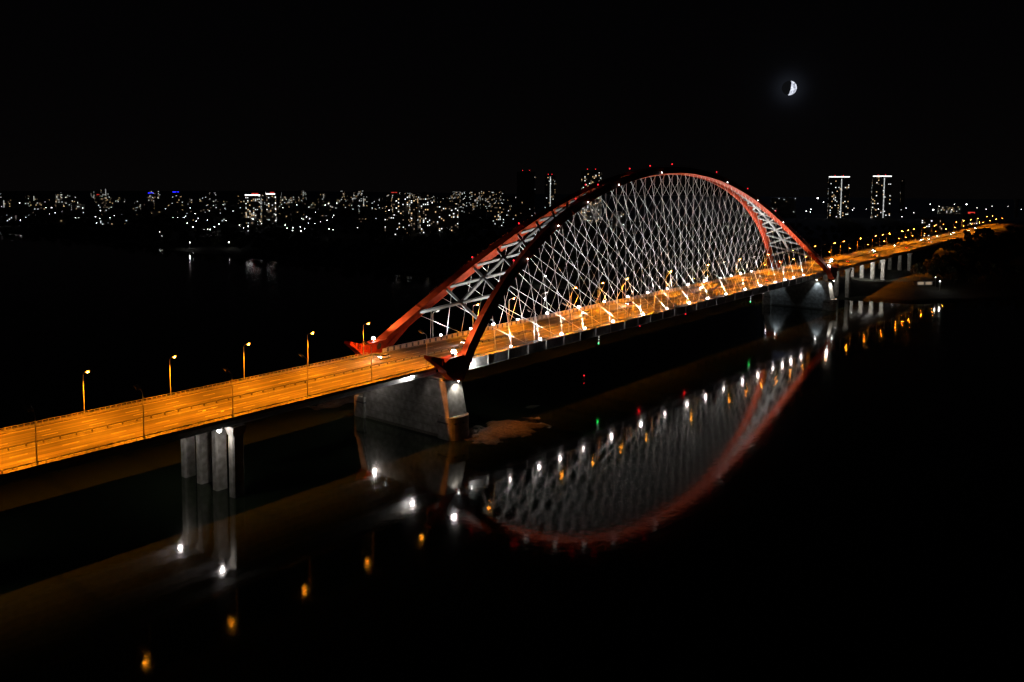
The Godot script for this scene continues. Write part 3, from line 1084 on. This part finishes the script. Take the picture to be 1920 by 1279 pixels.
func cars() -> void:
	var protos := [car_proto(lin(0.5, 0.5, 0.52)), car_proto(lin(0.05, 0.05, 0.06)), car_proto(lin(0.35, 0.03, 0.03))]
	var tone := ["silver", "black", "dark red"]
	var come := [[-14.0, 0, "passing the left arch foot"], [26.4, 1, "just past the left end of the arch span"], [120.0, 0, "under the left third of the arch"], [161.0, 2, "before the middle of the arch span"], [249.0, 0, "under the right half of the arch"], [478.0, 1, "nearest the right arch foot"], [492.0, 0, "second beyond the right arch foot"], [600.0, 1, "above the second row of right columns"], [612.0, 0, "close behind another above the right columns"], [689.0, 2, "near the end of the right viaduct"], [801.0, 0, "first on the far embankment"], [815.0, 1, "second on the far embankment"], [880.0, 0, "third on the far embankment"], [930.0, 1, "fourth on the far embankment"], [970.0, 0, "fifth on the far embankment"], [1040.0, 1, "sixth on the far embankment"], [1112.0, 0, "furthest away on the road"]]
	for q in come:
		var z := -4.0 if q[1] == 1 else -8.4
		copy_of(protos[q[1]], "car", "%s oncoming car with lit headlights, %s" % [tone[q[1]], q[2]], Vector3(q[0], deck(q[0]), z), PI)
	for q in [[480.0, 1, "over the first right columns"], [556.0, 0, "over the second row of right columns"], [664.0, 2, "over the third row of right columns"], [310.0, 1, "under the right end of the arch"], [760.0, 0, "at the start of the embankment"]]:
		copy_of(protos[q[1]], "car", "%s car with red tail lights driving away, %s" % [tone[q[1]], q[2]], Vector3(q[0], deck(q[0]), 8.4), 0.0)
	for p in protos: p.free()

# ---------------------------------------------------------------- far bank
func crown_mesh(s: int, h: float, r: float, m: Material, leaves := 420) -> ArrayMesh:
	var g := RandomNumberGenerator.new()
	g.seed = s
	var lobes := []
	for i in 7:
		var a := g.randf() * TAU
		var d := g.randf_range(0.2, 0.62) * r
		lobes.append([Vector3(cos(a) * d, h * g.randf_range(0.45, 0.85), sin(a) * d), r * g.randf_range(0.38, 0.58)])
	lobes.append([Vector3(0, h * 0.72, 0), r * 0.6])
	var st := new_st()
	for i in leaves:
		var l: Array = lobes[i % lobes.size()]
		var d := Vector3(g.randfn(), g.randfn() * 0.9, g.randfn()).normalized()
		var p: Vector3 = l[0] + d * l[1] * pow(g.randf(), 0.3)
		var n := (d + Vector3(g.randfn(), g.randfn(), g.randfn()) * 0.5).normalized()
		var a := n.cross(Vector3.UP if absf(n.y) < 0.9 else Vector3.RIGHT).normalized() * g.randf_range(0.35, 0.75)
		var b := n.cross(a).normalized() * g.randf_range(0.35, 0.75)
		quad(st, p - a, p - b, p + a, p + b, p - n)
	return mesh_of(st, m)

func trunk_mesh(s: int, h: float) -> ArrayMesh:
	var g := RandomNumberGenerator.new()
	g.seed = s
	var st := new_st()
	rod(st, Vector3(0, -1.5, 0), Vector3(0.1, h * 0.75, 0.1), 0.28, 0.08, 7)
	for i in 5:
		var a := g.randf() * TAU
		var y := h * g.randf_range(0.3, 0.6)
		rod(st, Vector3(0.05, y, 0.05), Vector3(cos(a) * h * 0.2, y + h * 0.18, sin(a) * h * 0.2), 0.1, 0.03, 5)
	return mesh_of(st, M.bark)

func far_bank() -> void:
	rng.seed = 555
	var crowns := []
	for i in 6: crowns.append([crown_mesh(60 + i, 10.0, 4.2, M.leaf_autumn if i % 3 == 2 else M.leaf), trunk_mesh(80 + i, 10.0)])
	var plant := func(x: float, z: float, label: String, group: String) -> void:
		var k := rng.randi() % 6
		var o := thing("broadleaf_tree", label, "tree", Vector3(x, ground_y(x, z) - 0.1, z), rng.randf() * TAU, group)
		put("crown", crowns[k][0], o)
		put("trunk", crowns[k][1], o)
		o.scale = Vector3.ONE * rng.randf_range(0.75, 1.35)
	var xs := []
	for i in 70: xs.append(rng.randf_range(430, 1050))
	xs.sort()
	for i in 70: plant.call(xs[i], -rng.randf_range(24, 90), "dark leafy tree in the woods behind the right approach, %s from the arch" % nth(i + 1), "trees behind the right approach")
	xs = []
	for i in 60: xs.append(rng.randf_range(960, 1500))
	xs.sort()
	for i in 60:
		var x: float = xs[i]
		plant.call(x, rng.randf_range(28, 60) + (x - 720) * 0.02, "dark leafy tree in front of the far road end, %s along the road" % nth(i + 1), "trees on the near slope of the embankment")
	xs = []
	for i in 70: xs.append(rng.randf_range(662, 980))
	xs.sort()
	for i in 70:
		var x: float = xs[i]
		plant.call(x, rng.randf_range(25, 60), "dark bush on the near embankment slope, %s from the viaduct end" % nth(i + 1), "bushes on the embankment slope")
	var zs := []
	for i in 44: zs.append(rng.randf_range(30, 120))
	zs.sort()
	for i in 44:
		var x := rng.randf_range(575, 720)
		plant.call(x, zs[i], "dim brownish tree by the lit yard, %s outwards from the viaduct" % nth(i + 1), "trees around the yard on the right bank")
	# woods along the river as one mass
	var mm := MultiMesh.new()
	mm.transform_format = MultiMesh.TRANSFORM_3D
	mm.mesh = crown_mesh(99, 11.0, 5.5, M.leaf, 160)
	mm.instance_count = 3600
	for i in 3600:
		var z := -rng.randf_range(70, 2600) if i % 5 else rng.randf_range(150, 700)
		var b := bank(z)
		var x := b + 30.0 + pow(rng.randf(), 1.6) * (950.0 if z < 0 else 700.0)
		if x > 640.0 and z > 0.0: x = minf(x, 2000.0)
		mm.set_instance_transform(i, Transform3D(Basis(Vector3.UP, rng.randf() * TAU).scaled(Vector3.ONE * rng.randf_range(0.7, 1.5)), Vector3(x, ground_y(x, z) - 1.0, z)))
	var w := MultiMeshInstance3D.new()
	w.name = "woods"
	w.multimesh = mm
	add_child(w)
	tag(w, "dark woods covering the far river bank below the city", "woods", "", "stuff")
	# the yard with a small lit building
	var yd := thing("yard_building", "low pale building with two lit wall bays in the dark yard on the right bank", "building", Vector3(548, ground_y(548, 52), 50), 0.85)
	var st := new_st()
	box(st, Vector3(0, 1.6, 0), Vector3(5, 3.4, 15))
	part("wall", st, M.wall_grey, yd)
	st = new_st()
	box(st, Vector3(0, 3.42, 0), Vector3(5.6, 0.22, 15.6))
	part("roof", st, M.dark_steel, yd)
	for z in [-3.8, 3.6]:
		st = new_st()
		box(st, Vector3(-2.52, 1.8, z), Vector3(0.06, 2.3, 5.6))
		part("window", st, M.window_dim, yd)
	# shore and yard lamps
	shore_lamp("white yard lamp beside the low building on the right bank, brighter of two", Vector3(534, 0, 66), 7.5, 0.42, 16.0)
	shore_lamp("white yard lamp beside the low building on the right bank, dimmer of two", Vector3(546, 0, 60), 8.0, 0.22, 6.0)
	var spots := [[382, -830, "left of two by the shore with its reflection below"], [407, -775, "right of two by the shore with its reflection below"], [590, -1109, "in the cluster above the shore lamps, brightest"], [528, -1020, "in the cluster above the shore lamps, lowest"], [609, -888, "alone on the shore left of the arch"], [1008, -1626, "in the row under the bright blocks, left"], [995, -1565, "in the row under the bright blocks, right"], [627, -1062, "between the shore and the bright blocks"], [981, -1362, "below the bright blocks on the right"], [639, -1174, "above the shore cluster on the left"], [470, -1628, "at the left margin, orange"], [530, -1605, "second from the left margin"], [788, -1669, "under the left row of blocks"], [362, -213, "seen through the arch hangers on the far shore"]]
	for q in spots:
		shore_lamp("white lamp %s" % q[2], Vector3(q[0], 0, q[1]), 8.0, 0.6, 24.0)
	for q in [[2173, -592, 58, 1.9, "dazzling star-like"], [1875, -507, 34, 0.8, "small"], [2295, -616, 45, 1.0, "medium"], [1847, -509, 30, 0.7, "lowest"], [1885, -512, 27, 0.6, "second lowest"], [1799, -211, 40, 1.6, "broad"], [2290, -234, 45, 1.4, "yellowish"], [2560, -382, 40, 0.9, "far"], [1888, -410, 34, 0.6, "tower-foot"]]:
		shore_lamp("%s white floodlight mast left or right of the two tall towers on the right" % q[4], Vector3(q[0], 0, q[1]), q[2], q[3], 0.0, true)

func shore_lamp(label: String, at: Vector3, h: float, r: float, e: float, absolute := false) -> void:
	var g := ground_y(at.x, at.z)
	var top := h - g if absolute else h
	var o := thing("shore_lamp", label, "street lamp", Vector3(at.x, g, at.z), 0.0, "lamps on the far bank")
	var st := new_st()
	rod(st, Vector3(0, -0.5, 0), Vector3(0, top, 0), 0.16, 0.09, 6)
	part("pole", st, M.galvanised, o)
	st = new_st(true)
	dome(st, Vector3(0, top + r * 0.6, 0), Vector3(r, r * 0.8, r), 8, 5)
	part("lamp_globe", st, M.shore_white, o)
	if e > 0.0: omni(o, Vector3(-r - 0.3, top + r * 0.4, r), WHITE, e, 0.3)

# ---------------------------------------------------------------- city
func block(label: String, at: Vector3, w: float, d: float, top: float, lit: float, style := "", wall := "wall_grey", big := 1.0, turn := 99.0) -> Node3D:
	var g := minf(ground_y(at.x, at.z), top - 6.0)
	var toward := Vector2(-221.3 - at.x, 219.3 - at.z)
	if turn > 9.0: turn = atan2(toward.x, toward.y) + rng.randf_range(-0.35, 0.35)
	var o := thing("apartment_block", label, "building", Vector3(at.x, g, at.z), turn, "city blocks across the river")
	var h := top - g
	var st := new_st()
	box(st, Vector3(0, h / 2 - 2, 0), Vector3(w, h + 4, d))
	part("wall", st, M[wall], o)
	st = new_st()
	box(st, Vector3(0, h + 0.35, 0), Vector3(w + 0.5, 0.68, d + 0.5))
	var rf := part("roof", st, M.dark_steel, o)
	st = new_st()
	box(st, Vector3(w * 0.15, h + 2.0, 0), Vector3(minf(6.0, w * 0.3), 2.6, minf(6.0, d * 0.5)))
	part("stair_house", st, M[wall], rf)
	var sets := {"window_cool": new_st(), "window_warm": new_st(), "window_dim": new_st()}
	var got := {}
	var floors := int(h / 3.0)
	for f in floors:
		for side in 3:
			var len_ := w if side == 0 else d
			var n := int(len_ / 3.4)
			for k in n:
				if rng.randf() > lit: continue
				var q := rng.randf()
				var key := "window_cool" if q < 0.45 else ("window_warm" if q < 0.75 else "window_dim")
				var a := (k + 0.5) / n * len_ - len_ / 2
				var y := f * 3.0 + 1.8
				var s := 1.5 * big * rng.randf_range(0.7, 1.2)
				if side == 0: box(sets[key], Vector3(a, y, d / 2 + 0.03), Vector3(s, 1.4 * big, 0.08))
				else: box(sets[key], Vector3((w / 2 + 0.03) * (1 if side == 1 else -1), y, a), Vector3(0.08, 1.4 * big, s))
				got[key] = true
	for key in got: tag(part("windows", sets[key], M[key], o), "", "", "", "stuff")
	if "cornice" in style:
		st = new_st()
		box(st, Vector3(0, h + 1.0, d / 2 + 0.2), Vector3(w, 1.7, 0.4))
		part("cornice_light", st, M.cornice_light, o)
	if "strip" in style:
		st = new_st()
		var fl := 3.0
		while fl < h - 2.0:
			box(st, Vector3(w * 0.12, fl, d / 2 + 0.15), Vector3(1.5, 1.1, 0.3))
			fl += 3.0
		tag(part("stair_light", st, M.window_cool, o), "", "", "", "stuff")
	if "edge" in style:
		for s in 5:
			st = new_st(true)
			dome(st, Vector3(w / 2 + 0.6, h * (0.15 + 0.19 * s), d / 2), Vector3(1.0, 1.0, 1.0), 8, 5)
			part("edge_lamp", st, M.cornice_light, o)
	if "red" in style:
		st = new_st()
		box(st, Vector3(w * 0.1, h + 3.2, 0), Vector3(w * 0.45, 2.6, 0.6))
		part("roof_sign", st, M.red_sign, o)
	if "blue" in style:
		st = new_st()
		box(st, Vector3(0, h + 2.8, 0), Vector3(w * 0.8, 3.0, 0.6))
		part("roof_sign", st, M.blue_sign, o)
	if "beacon" in style:
		for s in [-0.2, 0.2]:
			st = new_st(true)
			dome(st, Vector3(w * s, h + 4.2, 0), Vector3(0.8, 0.8, 0.8), 8, 5)
			part("beacon_light", st, M.red_light, o)
	return o

func city() -> void:
	rng.seed = 777
	var rows := [
		["bright block with white cornice and red roof sign, left of the two brightest", 765, -1250, 30, 67.4, 0.3, "cornice red", 1.05],
		["bright block with a lamp-lit edge and red roof sign, right of the two brightest", 794, -1231, 18, 69.7, 0.26, "cornice red edge", 1.05],
		["tall shore block with many lit windows, left of the tall pair", 766, -823, 27, 74.0, 0.22, "", 1.15],
		["slim tall shore block between the tall pair", 780, -809, 9, 66.0, 0.3, "", 1.1],
		["tall shore block with bright upper windows, right of the tall pair", 794, -795, 15, 75.0, 0.22, "", 1.15],
		["lower shore block with lit windows in front of the tall pair", 725, -785, 41, 39.0, 0.2, "", 1.0],
		["long mid-rise block left of the arch foot with scattered lit windows", 863, -817, 61, 53.0, 0.20, "", 1.15],
		["distant long block just left of the arch crown slope", 1715, -1516, 55, 73.0, 0.15, "", 1.0],
		["distant wide block next left of the dark tower", 1839, -1525, 78, 74.0, 0.12, "", 1.0],
		["dark unlit tower with two roof lamps behind the arch", 1593, -1194, 49, 128.0, 0.01, "beacon", 1.0],
		["slim tower with a bright vertical stair light left of the arch crown", 1472, -1023, 24, 114.7, 0.07, "strip beacon", 1.1],
		["tall lit tower standing behind the left arch shoulder", 1364, -828, 46, 124.0, 0.26, "beacon", 1.15],
		["mid-rise block seen through the hangers behind the left arch shoulder", 1056, -567, 21, 41.7, 0.12, "", 1.0],
		["mid-rise block below the dark tower", 1089, -863, 36, 50.8, 0.16, "", 1.0],
		["left of the two white-topped towers on the right horizon", 1806, -419, 46, 113.6, 0.12, "cornice strip beacon", 1.2],
		["right of the two white-topped towers on the right horizon", 1831, -330, 40, 115.0, 0.12, "cornice strip beacon", 1.2],
		["wide dim block right behind the arch", 2209, -705, 70, 58.0, 0.03, "", 1.0],
		["dim slab with a few lamps right behind the arch", 1987, -720, 25, 70.7, 0.05, "", 1.0],
		["narrow dark tower right of the two white-topped towers", 2304, -400, 10, 110.9, 0.03, "", 1.0],
		["low lit hall below the right-hand white-topped tower", 1246, -94, 28, 40.0, 0.14, "", 1.1],
		["low hall with a red roof sign on the right horizon", 1453, -77, 24, 42.0, 0.1, "red", 1.0],
		["wide low block on the right horizon", 2330, -283, 58, 39.2, 0.25, "", 1.0],
	]
	for r in rows:
		block(r[0], Vector3(r[1], 0, r[2]), r[3], 15.0, r[4], r[5], r[6], "wall_grey", r[7])
	var silo := thing("water_tower", "pale round tower at the right end of the horizon", "tower", Vector3(2058, ground_y(2058, -87), -87))
	var st := new_st()
	rod(st, Vector3(0, -2, 0), Vector3(0, 38, 0), 4.2, 4.0, 14)
	part("shaft", st, M.light_steel, silo)
	st = new_st()
	rod(st, Vector3(0, 38, 0), Vector3(0, 46, 0), 6.0, 6.4, 14)
	part("tank", st, M.light_steel, silo)
	# the rest of the city: streets of blocks in rows, nearer rows lower
	var k := 0
	for row in 6:
		var dist: float = [1980.0, 2350.0, 2800.0, 3350.0, 4100.0, 5200.0][row]
		var n: int = [17, 20, 23, 24, 22, 18][row]
		for i in n:
			var a := lerpf(0.675, 1.27, (i + rng.randf_range(0.1, 0.9)) / n)
			var d: float = dist * rng.randf_range(0.94, 1.07)
			var at := Vector3(-221.3 + cos(a) * d, 0, 219.3 - sin(a) * d)
			var top: float = [22.0, 28.0, 36.0, 44.0, 52.0, 60.0][row] * rng.randf_range(0.62, 1.08)
			k += 1
			var style := ""
			if row >= 3 and rng.randf() < 0.16: style = "strip"
			if row == 4 and i in [14, 15]: style = "blue"
			if row == 4 and i in [5, 17]: style = "red"
			var from_left: int = n - i
			block("city block, %s from the left in the %s row back from the river" % [nth(from_left), nth(row + 1)], at, rng.randf_range(22, 64), 14.0, top, rng.randf_range(0.02, 0.13), style, "wall_tan" if k % 3 == 0 else "wall_grey", 1.0 + row * 0.09)
	# lamps in the streets
	var turns := []
	for i in 90: turns.append(-rng.randf_range(0.68, 1.27))
	turns.sort()
	for i in 90:
		var a: float = -turns[i]
		var d := rng.randf_range(1700, 3600)
		var at := Vector3(-221.3 + cos(a) * d, 0, 219.3 - sin(a) * d)
		shore_lamp("small white street lamp among the city blocks, %s from the left" % nth(i + 1), at, rng.randf_range(9, 14), rng.randf_range(0.4, 0.75) * d / 2300.0, 0.0)
	turns = []
	for i in 34: turns.append(-rng.randf_range(0.86, 1.08))
	turns.sort()
	for i in 34:
		var a: float = -turns[i]
		var d := rng.randf_range(1300, 1950)
		shore_lamp("small white lamp among trees between shore and city, %s from the left" % nth(i + 1), Vector3(-221.3 + cos(a) * d, 0, 219.3 - sin(a) * d), rng.randf_range(7, 15), rng.randf_range(0.25, 0.5), 0.0)
	turns = []
	for i in 26: turns.append(-rng.randf_range(0.02, 0.30))
	turns.sort()
	for i in 26:
		var a: float = -turns[i]
		var d := rng.randf_range(1700, 3000)
		var at := Vector3(-221.3 + cos(a) * d, 0, 219.3 - sin(a) * d)
		shore_lamp("small white street lamp on the right horizon, %s from the left" % nth(i + 1), at, rng.randf_range(14, 26), rng.randf_range(0.35, 0.6), 0.0)

func moon() -> void:
	var c := Vector3(12795.8, 1650.0, -4691.7)
	var o := thing("moon", "half lit moon in the black sky above the right arch", "moon", c)
	var eye := Vector3(-221.3, 88.4, 219.3)
	var f := (c - eye).normalized()
	var right := f.cross(Vector3.UP).normalized()
	var up := right.cross(f)
	var r := 112.0
	var lit_dir := (right * 0.93 + up * -0.16 + f * 0.20).normalized()
	var mare := noise_tex(0.02, 61, Color(0.42, 0.42, 0.44), Color(1, 1, 1), 256, 4)
	var lit := mat("moon_lit", Color(0.02, 0.02, 0.02), 1.0)
	lit.emission_enabled = true
	lit.emission = Color(0.93, 0.95, 1)
	lit.emission_operator = BaseMaterial3D.EMISSION_OP_MULTIPLY
	lit.emission_texture = mare
	lit.emission_energy_multiplier = 1.7
	var dark := glow("moon_dark", lin(0.8, 0.85, 1.0), 0.0045)
	var axis := lit_dir
	var s1 := axis.cross(Vector3.UP).normalized()
	var s2 := axis.cross(s1)
	for half in 2:   # the sunlit half of the ball and the half in its own shade
		var st := new_st(true)
		for j in 16:
			for i in 40:
				var p := []
				for q in [[i, j], [i + 1, j], [i + 1, j + 1], [i, j + 1]]:
					var la: float = PI / 2 * q[1] / 16.0
					var lo: float = TAU * q[0] / 40.0
					p.append((axis * sin(la) * (1 if half == 0 else -1) + (s1 * cos(lo) + s2 * sin(lo)) * cos(la)) * r)
				for t in [[0, 1, 2], [0, 2, 3]]:
					var a: Vector3 = p[t[0]]
					var b: Vector3 = p[t[1]]
					var d: Vector3 = p[t[2]]
					if (d - a).cross(b - a).dot(a + b + d) < 0.0:
						var x := b
						b = d
						d = x
					for v in [a, b, d]:
						st.set_uv(Vector2(v.dot(right), v.dot(up)) / 260.0)
						st.add_vertex(v)
		part("sunlit_half" if half == 0 else "dark_half", st, lit if half == 0 else dark, o)
